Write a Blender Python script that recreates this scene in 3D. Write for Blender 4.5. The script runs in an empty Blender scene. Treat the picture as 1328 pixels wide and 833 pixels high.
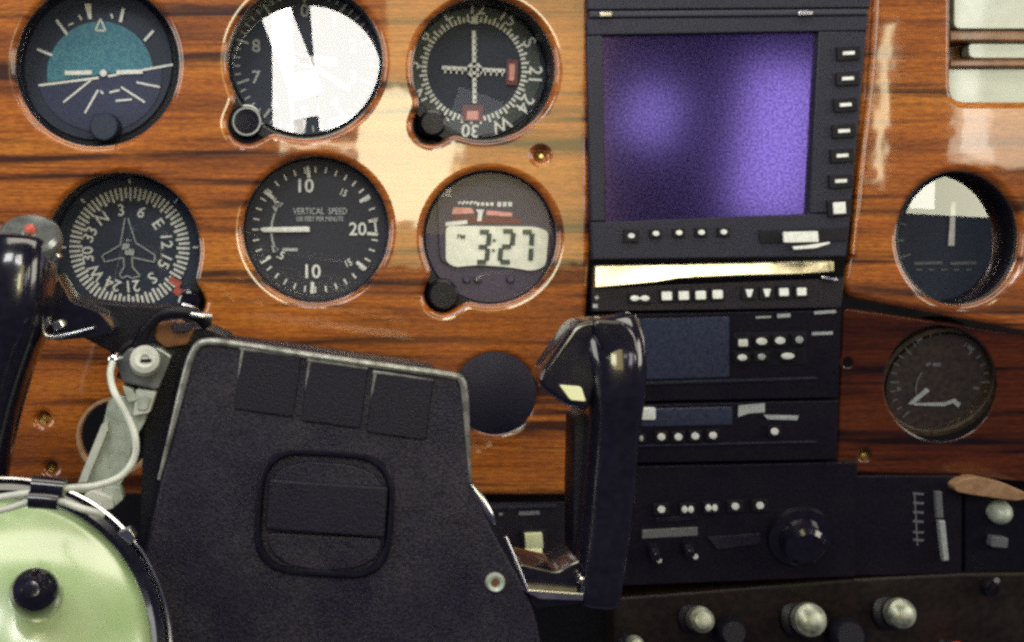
import bpy, bmesh, math, random
from mathutils import Vector, Matrix
random.seed(7)
S = bpy.context.scene
COL = S.collection
PI = math.pi
K = 0.0004            # metres per photo pixel on the panel face (panel face is the plane y = 0)
D = 0.70              # eye to panel
FX, FY = 430, 300     # where the eye stands square to the panel
EX, EZ = (FX-664)*K, (416.5-FY)*K

LEAN = 0.0            # the lower panels lean back under the upper one (tangent of the angle)
def W(px, py, d=0.0):
    """point seen at photo pixel px,py, standing d metres in front of the panel face"""
    if LEAN: d -= max(0, py-400)*K*LEAN
    s = (D-d)/D
    return Vector((EX+(px-FX)*K*s, -d, EZ-(py-FY)*K*s))
def ks(d): return K*(D-d)/D

# ------------------------------------------------------------------ materials
def mat(name, base=(.5,.5,.5), rough=.5, metal=0.0, coat=0.0, coat_r=.05, spec=.5, emis=None, es=0.0):
    m = bpy.data.materials.new(name); m.use_nodes = True
    b = m.node_tree.nodes['Principled BSDF']
    b.inputs['Base Color'].default_value = (*base, 1)
    b.inputs['Roughness'].default_value = rough
    b.inputs['Metallic'].default_value = metal
    b.inputs['Coat Weight'].default_value = coat
    b.inputs['Coat Roughness'].default_value = coat_r
    b.inputs['Specular IOR Level'].default_value = spec
    if emis:
        b.inputs['Emission Color'].default_value = (*emis, 1); b.inputs['Emission Strength'].default_value = es
    return m
def nodes(m): return m.node_tree.nodes, m.node_tree.links, m.node_tree.nodes['Principled BSDF']
def grain(m, c0, c1, scale=600, rough=None, bump=0.0, bscale=None, detail=3):
    """two-tone mottling, roughness wear and a fine bump: plain surfaces are never uniform"""
    n, l, b = nodes(m)
    tc = n.new('ShaderNodeTexCoord')
    nz = n.new('ShaderNodeTexNoise'); nz.inputs['Scale'].default_value = scale; nz.inputs['Detail'].default_value = detail
    l.new(tc.outputs['Object'], nz.inputs['Vector'])
    r = n.new('ShaderNodeValToRGB'); r.color_ramp.elements[0].position = .35; r.color_ramp.elements[1].position = .65
    r.color_ramp.elements[0].color = (*c0, 1); r.color_ramp.elements[1].color = (*c1, 1)
    l.new(nz.outputs['Fac'], r.inputs['Fac']); l.new(r.outputs['Color'], b.inputs['Base Color'])
    if rough:
        n2 = n.new('ShaderNodeTexNoise'); n2.inputs['Scale'].default_value = 45; n2.inputs['Detail'].default_value = 6
        l.new(tc.outputs['Object'], n2.inputs['Vector'])
        mr = n.new('ShaderNodeMapRange'); mr.inputs['To Min'].default_value = rough[0]; mr.inputs['To Max'].default_value = rough[1]
        mr.inputs['From Min'].default_value = .3; mr.inputs['From Max'].default_value = .7
        l.new(n2.outputs['Fac'], mr.inputs['Value']); l.new(mr.outputs['Result'], b.inputs['Roughness'])
    if bump:
        n3 = n.new('ShaderNodeTexNoise'); n3.inputs['Scale'].default_value = bscale or scale; n3.inputs['Detail'].default_value = 2
        l.new(tc.outputs['Object'], n3.inputs['Vector'])
        bp = n.new('ShaderNodeBump'); bp.inputs['Strength'].default_value = bump; bp.inputs['Distance'].default_value = .0006
        l.new(n3.outputs['Fac'], bp.inputs['Height']); l.new(bp.outputs['Normal'], b.inputs['Normal'])
    return m

def wood(name, dull=False):
    m = mat(name, rough=.45, coat=(.8 if dull else 1.0), coat_r=(.16 if dull else .045))
    n, l, b = nodes(m)
    tc = n.new('ShaderNodeTexCoord')
    def noise(scale, sx, sz, detail=4, dist=0.0, rgh=.55):
        mp = n.new('ShaderNodeMapping'); mp.inputs['Scale'].default_value = (sx, 1, sz)
        l.new(tc.outputs['Object'], mp.inputs['Vector'])
        t = n.new('ShaderNodeTexNoise'); t.inputs['Scale'].default_value = scale; t.inputs['Detail'].default_value = detail
        t.inputs['Distortion'].default_value = dist; t.inputs['Roughness'].default_value = rgh
        l.new(mp.outputs['Vector'], t.inputs['Vector']); return t
    broad = noise(8, .40, 5.0, 4, .4)
    streak = noise(13, .30, 8.0, 4, .5, .58)
    fine = noise(60, .55, 14, 3, .3)
    pore = noise(900, .25, 1.3, 2)
    r1 = n.new('ShaderNodeValToRGB')
    e = r1.color_ramp.elements
    e[0].position = .30; e[0].color = (.12, .030, .004, 1)
    e[1].position = .72; e[1].color = (.45, .165, .018, 1)
    x = e.new(.50); x.color = (.33, .096, .009, 1)
    l.new(broad.outputs['Fac'], r1.inputs['Fac'])
    r2 = n.new('ShaderNodeValToRGB')
    r2.color_ramp.elements[0].position = .36; r2.color_ramp.elements[0].color = (.12, .08, .08, 1)
    r2.color_ramp.elements[1].position = .48; r2.color_ramp.elements[1].color = (1, 1, 1, 1)
    l.new(streak.outputs['Fac'], r2.inputs['Fac'])
    r3 = n.new('ShaderNodeValToRGB')
    r3.color_ramp.elements[0].position = .36; r3.color_ramp.elements[0].color = (.72, .64, .58, 1)
    r3.color_ramp.elements[1].position = .58; r3.color_ramp.elements[1].color = (1.12, 1.12, 1.1, 1)
    l.new(fine.outputs['Fac'], r3.inputs['Fac'])
    r4 = n.new('ShaderNodeValToRGB')
    r4.color_ramp.elements[0].position = .36; r4.color_ramp.elements[0].color = (.72, .66, .62, 1)
    r4.color_ramp.elements[1].position = .62; r4.color_ramp.elements[1].color = (1.15, 1.17, 1.2, 1)
    l.new(pore.outputs['Fac'], r4.inputs['Fac'])
    prev = r1.outputs['Color']
    for r in (r2, r3, r4):
        mx = n.new('ShaderNodeMix'); mx.data_type = 'RGBA'; mx.blend_type = 'MULTIPLY'; mx.inputs['Factor'].default_value = 1
        l.new(prev, mx.inputs['A']); l.new(r.outputs['Color'], mx.inputs['B']); prev = mx.outputs['Result']
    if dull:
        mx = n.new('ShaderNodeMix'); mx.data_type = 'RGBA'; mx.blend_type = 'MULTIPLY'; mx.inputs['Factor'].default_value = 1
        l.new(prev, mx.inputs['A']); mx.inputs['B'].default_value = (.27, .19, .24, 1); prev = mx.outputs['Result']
    l.new(prev, b.inputs['Base Color'])
    # slow waviness of the lacquer
    lw = n.new('ShaderNodeTexNoise'); lw.inputs['Scale'].default_value = 38; lw.inputs['Detail'].default_value = 2
    l.new(tc.outputs['Object'], lw.inputs['Vector'])
    bp = n.new('ShaderNodeBump'); bp.inputs['Strength'].default_value = .2; bp.inputs['Distance'].default_value = .0006
    l.new(lw.outputs['Fac'], bp.inputs['Height']); l.new(bp.outputs['Normal'], b.inputs['Coat Normal'])
    b.inputs['Coat IOR'].default_value = 1.6; b.inputs['Specular IOR Level'].default_value = .25
    return m

def glass_mat(name, ior=1.6, tint=(1,1,1), rough=.0):
    m = bpy.data.materials.new(name); m.use_nodes = True
    n, l = m.node_tree.nodes, m.node_tree.links
    n.remove(n['Principled BSDF'])
    t = n.new('ShaderNodeBsdfTransparent'); t.inputs['Color'].default_value = (*tint, 1)
    g = n.new('ShaderNodeBsdfGlossy'); g.inputs['Roughness'].default_value = rough
    f = n.new('ShaderNodeFresnel'); f.inputs['IOR'].default_value = ior
    mx = n.new('ShaderNodeMixShader')
    l.new(f.outputs['Fac'], mx.inputs['Fac']); l.new(t.outputs['BSDF'], mx.inputs[1]); l.new(g.outputs['BSDF'], mx.inputs[2])
    l.new(mx.outputs['Shader'], n['Material Output'].inputs['Surface'])
    return m

M = {}
M['wood'] = wood('lacquered_wood')
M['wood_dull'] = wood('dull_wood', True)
M['black'] = grain(mat('black_plastic', rough=.38, spec=.28), (.004,.004,.009), (.009,.009,.017), 900, (.3,.5), .25, 1600)
M['black_flat'] = grain(mat('matt_black', rough=.7, spec=.28), (.004,.004,.008), (.009,.009,.015), 700, (.6,.85))
M['pad'] = grain(mat('pad_plastic', rough=.5, spec=.28), (.003,.003,.009), (.011,.010,.026), 1300, (.4,.6), .5, 1300, 2)
M['gloss'] = grain(mat('gloss_black', rough=.16, coat=.6), (.005,.005,.010), (.009,.008,.017), 300, (.1,.26), .05, 300)
M['hub'] = grain(mat('pebbled_plastic', rough=.45, spec=.28), (.006,.006,.014), (.028,.026,.044), 1300, (.34,.5), .55, 1500, 2)
def mottle(m, lo, hi, scale=28):
    n, l, b = nodes(m)
    src = b.inputs['Base Color'].links[0].from_socket
    tc = n.new('ShaderNodeTexCoord'); nz = n.new('ShaderNodeTexNoise'); nz.inputs['Scale'].default_value = scale
    nz.inputs['Detail'].default_value = 8; nz.inputs['Roughness'].default_value = .65
    l.new(tc.outputs['Object'], nz.inputs['Vector'])
    r = n.new('ShaderNodeValToRGB'); r.color_ramp.elements[0].position = .36; r.color_ramp.elements[1].position = .66
    r.color_ramp.elements[0].color = (*lo, 1); r.color_ramp.elements[1].color = (*hi, 1)
    l.new(nz.outputs['Fac'], r.inputs['Fac'])
    mx = n.new('ShaderNodeMix'); mx.data_type = 'RGBA'; mx.blend_type = 'MULTIPLY'; mx.inputs['Factor'].default_value = 1
    l.new(src, mx.inputs['A']); l.new(r.outputs['Color'], mx.inputs['B']); l.new(mx.outputs['Result'], b.inputs['Base Color'])
mottle(M['hub'], (.50,.42,.78), (1.5,1.4,1.2))
M['hub_dark'] = grain(mat('pebbled_plastic_dark', rough=.45, spec=.28), (.006,.005,.012), (.020,.017,.034), 1300, (.34,.5), .5, 1500, 2)
M['bezel'] = grain(mat('display_bezel', rough=.5, spec=.28), (.009,.010,.022), (.026,.028,.050), 1200, (.35,.55), .3, 1400)
M['radio'] = grain(mat('radio_face', rough=.45, spec=.28), (.005,.004,.009), (.014,.011,.021), 1100, (.35,.5), .3, 1400)
M['face'] = grain(mat('dial_black', rough=.6), (.006,.013,.036), (.017,.030,.062), 900)
M['face_grey'] = grain(mat('dial_grey', rough=.6), (.012,.014,.028), (.026,.029,.048), 900)
M['face_teal'] = grain(mat('horizon_teal', rough=.6), (.035,.15,.24), (.075,.27,.33), 700)
M['card'] = grain(mat('compass_card', rough=.6), (.030,.045,.050), (.065,.085,.085), 700)
M['face_navy'] = grain(mat('horizon_navy', rough=.6), (.018,.026,.075), (.032,.042,.10), 900)
M['clock'] = grain(mat('clock_face', rough=.5), (.040,.030,.065), (.068,.055,.095), 900)
M['white'] = grain(mat('paint_white', rough=.5), (.66,.70,.68), (.86,.88,.86), 500)
M['pale'] = grain(mat('paint_grey', rough=.5), (.30,.34,.36), (.46,.50,.50), 900)
M['faint'] = grain(mat('paint_faint', rough=.5), (.10,.11,.13), (.17,.18,.19), 900)
M['red'] = grain(mat('paint_red', rough=.5), (.42,.075,.055), (.6,.13,.10), 700)
M['pink'] = grain(mat('flag_pink', rough=.5), (.62,.25,.22), (.8,.40,.35), 700)
M['maroon'] = grain(mat('stripe_maroon', rough=.5), (.11,.022,.025), (.16,.035,.04), 700)
M['lcd'] = grain(mat('lcd_grey', rough=.25), (.62,.66,.60), (.76,.79,.72), 200)
M['lcd_digit'] = grain(mat('lcd_digit', rough=.5), (.035,.05,.045), (.06,.08,.07), 700)
M['chrome'] = grain(mat('chrome', rough=.15, metal=1), (.62,.64,.66), (.8,.8,.8), 300, (.08,.3))
M['brass'] = grain(mat('worn_brass', rough=.3, metal=1), (.6,.45,.2), (.75,.6,.3), 300, (.2,.45))
M['alu'] = grain(mat('aluminium', rough=.4, metal=.1), (.30,.35,.30), (.46,.51,.45), 200, (.3,.5), .1, 400)
M['cable'] = grain(mat('cable_grey', rough=.4), (.46,.49,.45), (.62,.64,.59), 120)
M['ivory'] = grain(mat('ivory', rough=.25, coat=.5), (.80,.84,.46), (.88,.90,.60), 150)
M['green'] = grain(mat('green_plastic', rough=.24, coat=.7, coat_r=.16), (.30,.44,.19), (.40,.52,.28), 40, (.2,.34))
M['green'].node_tree.nodes['Principled BSDF'].inputs['Coat IOR'].default_value = 1.9
M['tan'] = grain(mat('tan_trim', rough=.35, coat=.3), (.30,.17,.09), (.42,.26,.15), 200)
M['ledge'] = grain(mat('brown_ledge', rough=.5), (.007,.0045,.0035), (.020,.011,.008), 250, (.4,.6), .2, 300)
M['slat'] = grain(mat('pale_slat', rough=.18, coat=1), (.22,.26,.235), (.32,.36,.31), 60, (.12,.3), .25, 60)
M['brown'] = grain(mat('brown_bar', rough=.35, coat=.4), (.11,.042,.014), (.2,.085,.03), 120)
M['redknob'] = grain(mat('red_knob', rough=.3, coat=.4), (.55,.03,.02), (.7,.05,.03), 100)
M['dustdial'] = grain(mat('dusty_dial', rough=.55), (.022,.015,.010), (.055,.036,.022), 350)
M['tarnish'] = grain(mat('tarnished_metal', rough=.3, metal=.5), (.12,.14,.10), (.50,.53,.44), 160, (.22,.5), .2, 200)
M['satin'] = grain(mat('satin_metal', rough=.25, metal=.7), (.16,.18,.18), (.34,.36,.35), 120, (.15,.4))
M['brushed'] = grain(mat('polished_strip', rough=.3, metal=1), (.50,.44,.27), (.86,.80,.56), 90, (.12,.5), .7, 120)
M['glass'] = glass_mat('gauge_glass', 1.5)
M['glass_soft'] = glass_mat('coated_gauge_glass', 1.28)
M['glass_strong'] = glass_mat('altimeter_glass', 1.85)

def screen_mat():
    m = mat('dark_coated_screen', (.02,.02,.05), .3)
    n, l, b = nodes(m)
    tc = n.new('ShaderNodeTexCoord')
    nz = n.new('ShaderNodeTexNoise'); nz.inputs['Scale'].default_value = 900; nz.inputs['Detail'].default_value = 1
    l.new(tc.outputs['Object'], nz.inputs['Vector'])
    r = n.new('ShaderNodeValToRGB'); r.color_ramp.elements[0].position=.35; r.color_ramp.elements[1].position=.65
    r.color_ramp.elements[0].color=(.034,.026,.105,1); r.color_ramp.elements[1].color=(.10,.070,.25,1)
    l.new(nz.outputs['Fac'], r.inputs['Fac'])
    l.new(r.outputs['Color'], b.inputs['Base Color'])
    b.inputs['Metallic'].default_value = .85
    b.inputs['Roughness'].default_value = .13
    return m
M['screen'] = screen_mat()
M['lcd_dark'] = grain(mat('unlit_lcd', rough=.22), (.022,.030,.060), (.05,.06,.10), 900)

# ------------------------------------------------------------------ object helpers
ORIG = {}
def tag(o, label, cat, group=None, kind=None):
    o['label'] = label; o['category'] = cat
    if group: o['group'] = group
    if kind: o['kind'] = kind
def thing(name, label, cat, at, group=None):
    o = bpy.data.objects.new(name, None); COL.objects.link(o)
    o.empty_display_size = .01
    o.location = at; ORIG[o.name] = Vector(at); tag(o, label, cat, group)
    return o
def root_of(o):
    while o.parent: o = o.parent
    return o
def link(name, me, m, parent=None, ang=35, flat=False):
    o = bpy.data.objects.new(name, me); COL.objects.link(o)
    if m: me.materials.clear(); me.materials.append(m)
    for p in me.polygons: p.use_smooth = True
    try: me.set_sharp_from_angle(angle=math.radians(ang))
    except Exception: pass
    if flat:      # the broad front stays truly flat, only its rolled rim is smooth
        for p in me.polygons:
            if abs(p.normal.y) > .955: p.use_smooth = False
    if parent:
        o.parent = parent
        me.transform(Matrix.Translation(-ORIG[root_of(parent).name]))
    return o
def own(o, label, cat, group=None):
    """a thing that is one mesh"""
    c = sum((Vector(v.co) for v in o.data.vertices), Vector())/max(1,len(o.data.vertices))
    o.data.transform(Matrix.Translation(-c)); o.location = c; ORIG[o.name] = c
    tag(o, label, cat, group); return o
def bm_mesh(bm, name):
    bmesh.ops.recalc_face_normals(bm, faces=bm.faces[:])
    me = bpy.data.meshes.new(name); bm.to_mesh(me); bm.free(); return me

def round_poly(pts, r, seg=5):
    if not r: return list(pts)
    out = []; n = len(pts)
    for i in range(n):
        p0, p1, p2 = Vector(pts[i-1]), Vector(pts[i]), Vector(pts[(i+1)%n])
        a, b = p0-p1, p2-p1
        rr = r[i] if isinstance(r, (list, tuple)) else r
        t = min(rr, a.length*.48, b.length*.48)
        a.normalize(); b.normalize()
        s, e = p1+a*t, p1+b*t
        for k in range(seg+1):
            u = k/seg
            q = s*(1-u)**2 + p1*2*u*(1-u) + e*u*u
            out.append((q.x, q.y))
    return out
def circle(cx, cy, rx, ry=None, n=64, rot=0):
    ry = ry or rx
    out = []
    for i in range(n):
        a = 2*PI*i/n; x, y = rx*math.cos(a), ry*math.sin(a)
        out.append((cx+x*math.cos(rot)-y*math.sin(rot), cy+x*math.sin(rot)+y*math.cos(rot)))
    return out
def quad(cx, cy, w, h, rot=0):
    c, s = math.cos(rot), math.sin(rot)
    return [(cx+x*c-y*s, cy+x*s+y*c) for x, y in ((-w/2,-h/2),(w/2,-h/2),(w/2,h/2),(-w/2,h/2))]

def slab_bm(bm, pts, d, thick, bev=0, seg=3):
    """solid plate: its front outline is pts (photo pixels) at depth d (number or function), bevelled front rim"""
    f = d if callable(d) else (lambda x, y: d)
    vs = [bm.verts.new(W(x, y, f(x, y))) for x, y in pts]
    face = bm.faces.new(vs)
    face.normal_update()
    if face.normal.y > 0: face.normal_flip()
    ret = bmesh.ops.extrude_face_region(bm, geom=[face])
    back = [v for v in ret['geom'] if isinstance(v, bmesh.types.BMVert)]
    # 'face' stays as the front; the extruded copy becomes the back
    bmesh.ops.translate(bm, verts=back, vec=(0, thick, 0))
    front_edges = [e for v in vs for e in v.link_edges if e.other_vert(v) in vs]
    front_edges = list(set(front_edges))
    if not face.is_valid or face not in bm.faces:
        pass
    fr = [fc for fc in bm.faces if all(v in vs for v in fc.verts)]
    if not fr:
        bm.faces.new(vs)
    if bev:
        dd = f(*pts[0])
        bmesh.ops.bevel(bm, geom=front_edges, offset=bev*ks(dd), offset_type='OFFSET', segments=seg, profile=.5, affect='EDGES', clamp_overlap=True)
def slab(name, pts, d, thick, m, parent=None, bev=0, rnd=0, seg=3):
    bm = bmesh.new(); slab_bm(bm, round_poly(pts, rnd), d, thick, bev, seg)
    return link(name, bm_mesh(bm, name), m, parent, flat=True)

def holed(name, outer, holes, y0, thick, bev, m, parent=None, res=5):
    """plate with holes, every rim rolled over with radius bev (px); front face at y = -y0"""
    cu = bpy.data.curves.new(name, 'CURVE'); cu.dimensions = '2D'; cu.fill_mode = 'BOTH'
    b = bev*K
    cu.bevel_depth = b; cu.bevel_resolution = res; cu.extrude = max(1e-5, thick/2-b)
    def area(p): return sum(p[i-1][0]*p[i][1]-p[i][0]*p[i-1][1] for i in range(len(p)))
    for k, pts in enumerate([outer]+list(holes)):
        q = [((x-664)*K, (416.5-y)*K) for x, y in pts]
        if (area(q) > 0) != (k == 0): q.reverse()
        sp = cu.splines.new('POLY'); sp.points.add(len(q)-1)
        for p, (x, y) in zip(sp.points, q): p.co = (x, y, 0, 1)
        sp.use_cyclic_u = True
    o = bpy.data.objects.new('tmp', cu); COL.objects.link(o)
    dg = bpy.context.evaluated_depsgraph_get(); dg.update()
    me = bpy.data.meshes.new_from_object(o.evaluated_get(dg))
    bpy.data.objects.remove(o); bpy.data.curves.remove(cu)
    for v in me.vertices:
        x, y, z = v.co; yy = -y0+thick/2-z
        v.co = W(664+x/K, 416.5-y/K, -yy) if LEAN else (x, yy, y)
    bm = bmesh.new(); bm.from_mesh(me)
    bmesh.ops.remove_doubles(bm, verts=bm.verts[:], dist=1e-6)
    me2 = bm_mesh(bm, name)
    return link(name, me2, m, parent, 50, flat=True)

def basis(axis):
    a = Vector(axis).normalized()
    u = a.cross(Vector((0,0,1)))
    if u.length < 1e-4: u = Vector((1,0,0))
    u.normalize(); v = u.cross(a).normalized()
    return u, v, a
def lathe_bm(bm, prof, at, axis=(0,-1,0), n=64, sx=1, sy=1):
    u, v, a = basis(axis); at = Vector(at)
    rings = []
    for r, h in prof:
        if r < 1e-7: rings.append([bm.verts.new(at+a*h)])
        else: rings.append([bm.verts.new(at+a*h+u*(r*sx*math.cos(2*PI*i/n))+v*(r*sy*math.sin(2*PI*i/n))) for i in range(n)])
    for A, B in zip(rings, rings[1:]):
        if len(A) == 1 and len(B) == 1: continue
        for i in range(n):
            j = (i+1) % n
            if len(A) == 1: bm.faces.new((A[0], B[i], B[j]))
            elif len(B) == 1: bm.faces.new((A[i], A[j], B[0]))
            else: bm.faces.new((A[i], A[j], B[j], B[i]))
def lathe(name, prof, at, m, parent=None, axis=None, n=64, sx=1, sy=1, ang=35):
    if axis is None: axis = (0,-1,-LEAN)
    bm = bmesh.new(); lathe_bm(bm, prof, at, axis, n, sx, sy)
    return link(name, bm_mesh(bm, name), m, parent, ang)

def smooth_path(pts, step=6):
    P = [Vector(p) for p in pts]; out = []
    for i in range(len(P)-1):
        p0, p1, p2, p3 = P[max(i-1,0)], P[i], P[i+1], P[min(i+2,len(P)-1)]
        for k in range(step):
            t = k/step
            out.append(.5*((2*p1)+(p2-p0)*t+(2*p0-5*p1+4*p2-p3)*t*t+(-p0+3*p1-3*p2+p3)*t**3))
    out.append(P[-1]); return out
def tube_bm(bm, pts, rad, n=12):
    prev = None; rings = []
    up = Vector((0,-1,0.01))
    for i, p in enumerate(pts):
        t = (pts[min(i+1,len(pts)-1)]-pts[max(i-1,0)]).normalized()
        u = (up - t*up.dot(t)).normalized(); v = t.cross(u); up = u
        r = rad(i/(len(pts)-1)) if callable(rad) else rad
        rings.append([bm.verts.new(p+u*r*math.cos(2*PI*k/n)+v*r*math.sin(2*PI*k/n)) for k in range(n)])
    for A, B in zip(rings, rings[1:]):
        for k in range(n): bm.faces.new((A[k], A[(k+1)%n], B[(k+1)%n], B[k]))
    bm.faces.new(rings[0]); bm.faces.new(rings[-1][::-1])
def tube(name, pxs, rad, m, parent=None, step=6, n=12):
    """pxs: (px, py, d) stations"""
    bm = bmesh.new(); tube_bm(bm, smooth_path([W(*p) for p in pxs], step), rad, n)
    return link(name, bm_mesh(bm, name), m, parent)
def loft(name, secs, m, parent=None, n=28, e=2.6, sub=4):
    """secs: (px, py, d, half width px, half depth m, turn) rounded-box sections swept along a path"""
    P = smooth_path([W(s[0], s[1], s[2]) for s in secs], sub)
    q = [Vector((s[3]*ks(s[2]), s[4], s[5] if len(s) > 5 else 0)) for s in secs]
    Q = smooth_path(q, sub)
    bm = bmesh.new(); rings = []
    for i, (p, w) in enumerate(zip(P, Q)):
        t = (P[min(i+1,len(P)-1)]-P[max(i-1,0)]).normalized()
        dep = Vector((0,-1,0)); dep = (dep-t*dep.dot(t)).normalized(); lat = t.cross(dep).normalized()
        c, s_ = math.cos(w.z), math.sin(w.z)
        ring = []
        for k in range(n):
            a = 2*PI*k/n
            x = math.copysign(abs(math.cos(a))**(2/e), math.cos(a))*w.x
            y = math.copysign(abs(math.sin(a))**(2/e), math.sin(a))*w.y
            ring.append(bm.verts.new(p+lat*(x*c-y*s_)+dep*(x*s_+y*c)))
        rings.append(ring)
    for A, B in zip(rings, rings[1:]):
        for k in range(n): bm.faces.new((A[k], A[(k+1)%n], B[(k+1)%n], B[k]))
    for R, sg in ((rings[0], -1), (rings[-1], 1)):
        c = sum((v.co for v in R), Vector())/n
        cap = [bm.verts.new(c+(v.co-c)*.8) for v in R]
        t = (P[-1]-P[-2] if sg > 0 else P[0]-P[1]).normalized()
        for v in cap: v.co += t*.002
        for k in range(n): bm.faces.new((R[k], R[(k+1)%n], cap[(k+1)%n], cap[k]))
        bm.faces.new(cap)
    return link(name, bm_mesh(bm, name), m, parent, 60)

_tc = {}
def text_mesh(s):
    if s not in _tc:
        cu = bpy.data.curves.new('t', 'FONT'); cu.body = s; cu.size = 1; cu.resolution_u = 3; cu.offset = .012
        o = bpy.data.objects.new('t', cu); COL.objects.link(o)
        dg = bpy.context.evaluated_depsgraph_get(); dg.update()
        me = bpy.data.meshes.new_from_object(o.evaluated_get(dg))
        vs = [(v.co.x, v.co.y) for v in me.vertices]; fs = [tuple(p.vertices) for p in me.polygons]
        bpy.data.objects.remove(o); bpy.data.curves.remove(cu); bpy.data.meshes.remove(me)
        x0, x1 = min(v[0] for v in vs), max(v[0] for v in vs); y0, y1 = min(v[1] for v in vs), max(v[1] for v in vs)
        _tc[s] = ([((x-(x0+x1)/2)/(y1-y0), (y-(y0+y1)/2)/(y1-y0)) for x, y in vs], fs)
    return _tc[s]
class Marks:
    """printed marks: flat paint on a dial at depth d, laid out in photo pixels"""
    def __init__(s, d): s.bm = bmesh.new(); s.d = d
    def poly(s, pts):
        try: s.bm.faces.new([s.bm.verts.new(W(x, y, s.d)) for x, y in pts])
        except ValueError: pass
        return s
    def line(s, x0, y0, x1, y1, w):
        a = Vector((x1-x0, y1-y0)); 
        if a.length < 1e-6: return s
        nrm = Vector((-a.y, a.x)).normalized()*w/2
        return s.poly([(x0+nrm.x,y0+nrm.y),(x1+nrm.x,y1+nrm.y),(x1-nrm.x,y1-nrm.y),(x0-nrm.x,y0-nrm.y)])
    def path(s, pts, w):
        for a, b in zip(pts, pts[1:]): s.line(*a, *b, w)
        return s
    def ring(s, cx, cy, r, w, a0=0, a1=360, n=40):
        p = [(cx+r*math.cos(math.radians(a0+(a1-a0)*i/n)), cy+r*math.sin(math.radians(a0+(a1-a0)*i/n))) for i in range(n+1)]
        for k in range(n):
            A, B = Vector(p[k])-Vector((cx,cy)), Vector(p[k+1])-Vector((cx,cy))
            i, o = (r-w/2)/r, (r+w/2)/r
            s.poly([(cx+A.x*i,cy+A.y*i),(cx+A.x*o,cy+A.y*o),(cx+B.x*o,cy+B.y*o),(cx+B.x*i,cy+B.y*i)])
        return s
    def tick(s, cx, cy, ang, r0, r1, w, sx=1):
        """ang in degrees clockwise from up"""
        a = math.radians(ang); return s.line(cx+sx*r0*math.sin(a), cy-r0*math.cos(a), cx+sx*r1*math.sin(a), cy-r1*math.cos(a), w)
    def text(s, t, cx, cy, h, ang=0, wx=1.0):
        vs, fs = text_mesh(t); a = math.radians(ang); c, sn = math.cos(a), math.sin(a)
        vv = []
        for x, y in vs:
            X, Y = x*h*wx, -y*h
            vv.append(s.bm.verts.new(W(cx+X*c-Y*sn, cy+X*sn+Y*c, s.d)))
        for f in fs:
            try: s.bm.faces.new([vv[i] for i in f])
            except ValueError: pass
        return s
    def done(s, name, m, parent):
        for f in s.bm.faces:
            f.normal_update()
            if f.normal.y > 0: f.normal_flip()
        me = bpy.data.meshes.new(name); s.bm.to_mesh(me); s.bm.free()
        return link(name, me, m, parent)

def star_hole(cx, cy, r, lobe=None, n=168, grow=0, ry=None):
    ry = ry or r
    rad = []
    for i in range(n):
        a = 2*PI*i/n; c, s = math.cos(a), math.sin(a)
        R = 1/math.sqrt((c/(r+grow))**2+(s/(ry+grow))**2)
        if lobe:
            lx, ly, lr = lobe[0]-cx, lobe[1]-cy, lobe[2]+grow
            b = c*lx+s*ly; q = lx*lx+ly*ly-lr*lr; disc = b*b-q
            if disc > 0: R = max(R, b+math.sqrt(disc))
        rad.append(R)
    for _ in range(3): rad = [(rad[i-1]+2*rad[i]+rad[(i+1)%n])/4 for i in range(n)]
    return [(cx+rad[i]*math.cos(2*PI*i/n), cy+rad[i]*math.sin(2*PI*i/n)) for i in range(n)]

# ------------------------------------------------------------------ the wood panel
LIP = 9
AI  = (125, 83, 107)
ALT = (396, 79, 101); ALT_L = (321, 160, 27)
CDI = (628, 89, 93);  CDI_L = (560, 162, 25)
DG  = (158, 325, 101); DG_L = (247, 392, 20)
VSI = (410, 298, 95)
CLK = (636, 308, 87);  CLK_L = (575, 382, 25)
BLK = (642, 510, 56)
panel = thing('instrument_panel', 'glossy brown wood veneer instrument panel with round cut-outs, behind all the gauges', 'instrument panel', W(420, 300))
holes = [star_hole(*AI, grow=LIP), star_hole(*ALT, ALT_L, grow=LIP), star_hole(*CDI, CDI_L, grow=LIP), star_hole(*DG, DG_L, grow=LIP),
         star_hole(*VSI, grow=LIP), star_hole(*CLK, CLK_L, grow=LIP), star_hole(*BLK, grow=4), star_hole(150, 566, 46, grow=LIP),
         circle(701, 202, 7+LIP, n=40), circle(56, 543, 8+LIP, n=40), circle(66, 607, 7+LIP, n=40)]
holed('wood_veneer', round_poly([(-120,-110),(757,-110),(757,330),(748,470),(740,634),(-120,634)], 6), holes, 0, .0085, LIP, M['wood'], panel)
rh = [star_hole(1245, 309, 81, grow=LIP, ry=87), round_poly([(1225,-160),(1520,-160),(1520,141),(1225,141)], 30)]
holed('wood_veneer', round_poly([(1146,-330),(1600,-330),(1600,470),(1328,420),(1104,377),(1114,320)], 6), rh, 0, .0085, LIP, M['wood'], panel)
# dark structural plate behind
slab('backing_plate', [(-300,-260),(1800,-260),(1800,1050),(-300,1050)], -.15, .004, M['black_flat'], panel)
# polished half-round bead beside the display
tube('edge_bead', [(1139,-60,.0),(1130,90,.0),(1117,210,.0),(1106,330,.0)], .0019, M['wood'], panel)
def screw(cx, cy, r, m=M['brass'], d=-.008):
    lathe('screw', [(0,.0022),(r*.30*K,.0022),(r*.36*K,.0008),(r*.5*K,.0012),(r*.9*K,.0020),(r*K,.0012),(r*K,-.004),(0,-.004)], W(cx,cy,d), m, panel, n=28)
screw(701, 203, 9); screw(57, 546, 11); screw(67, 609, 9)
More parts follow.
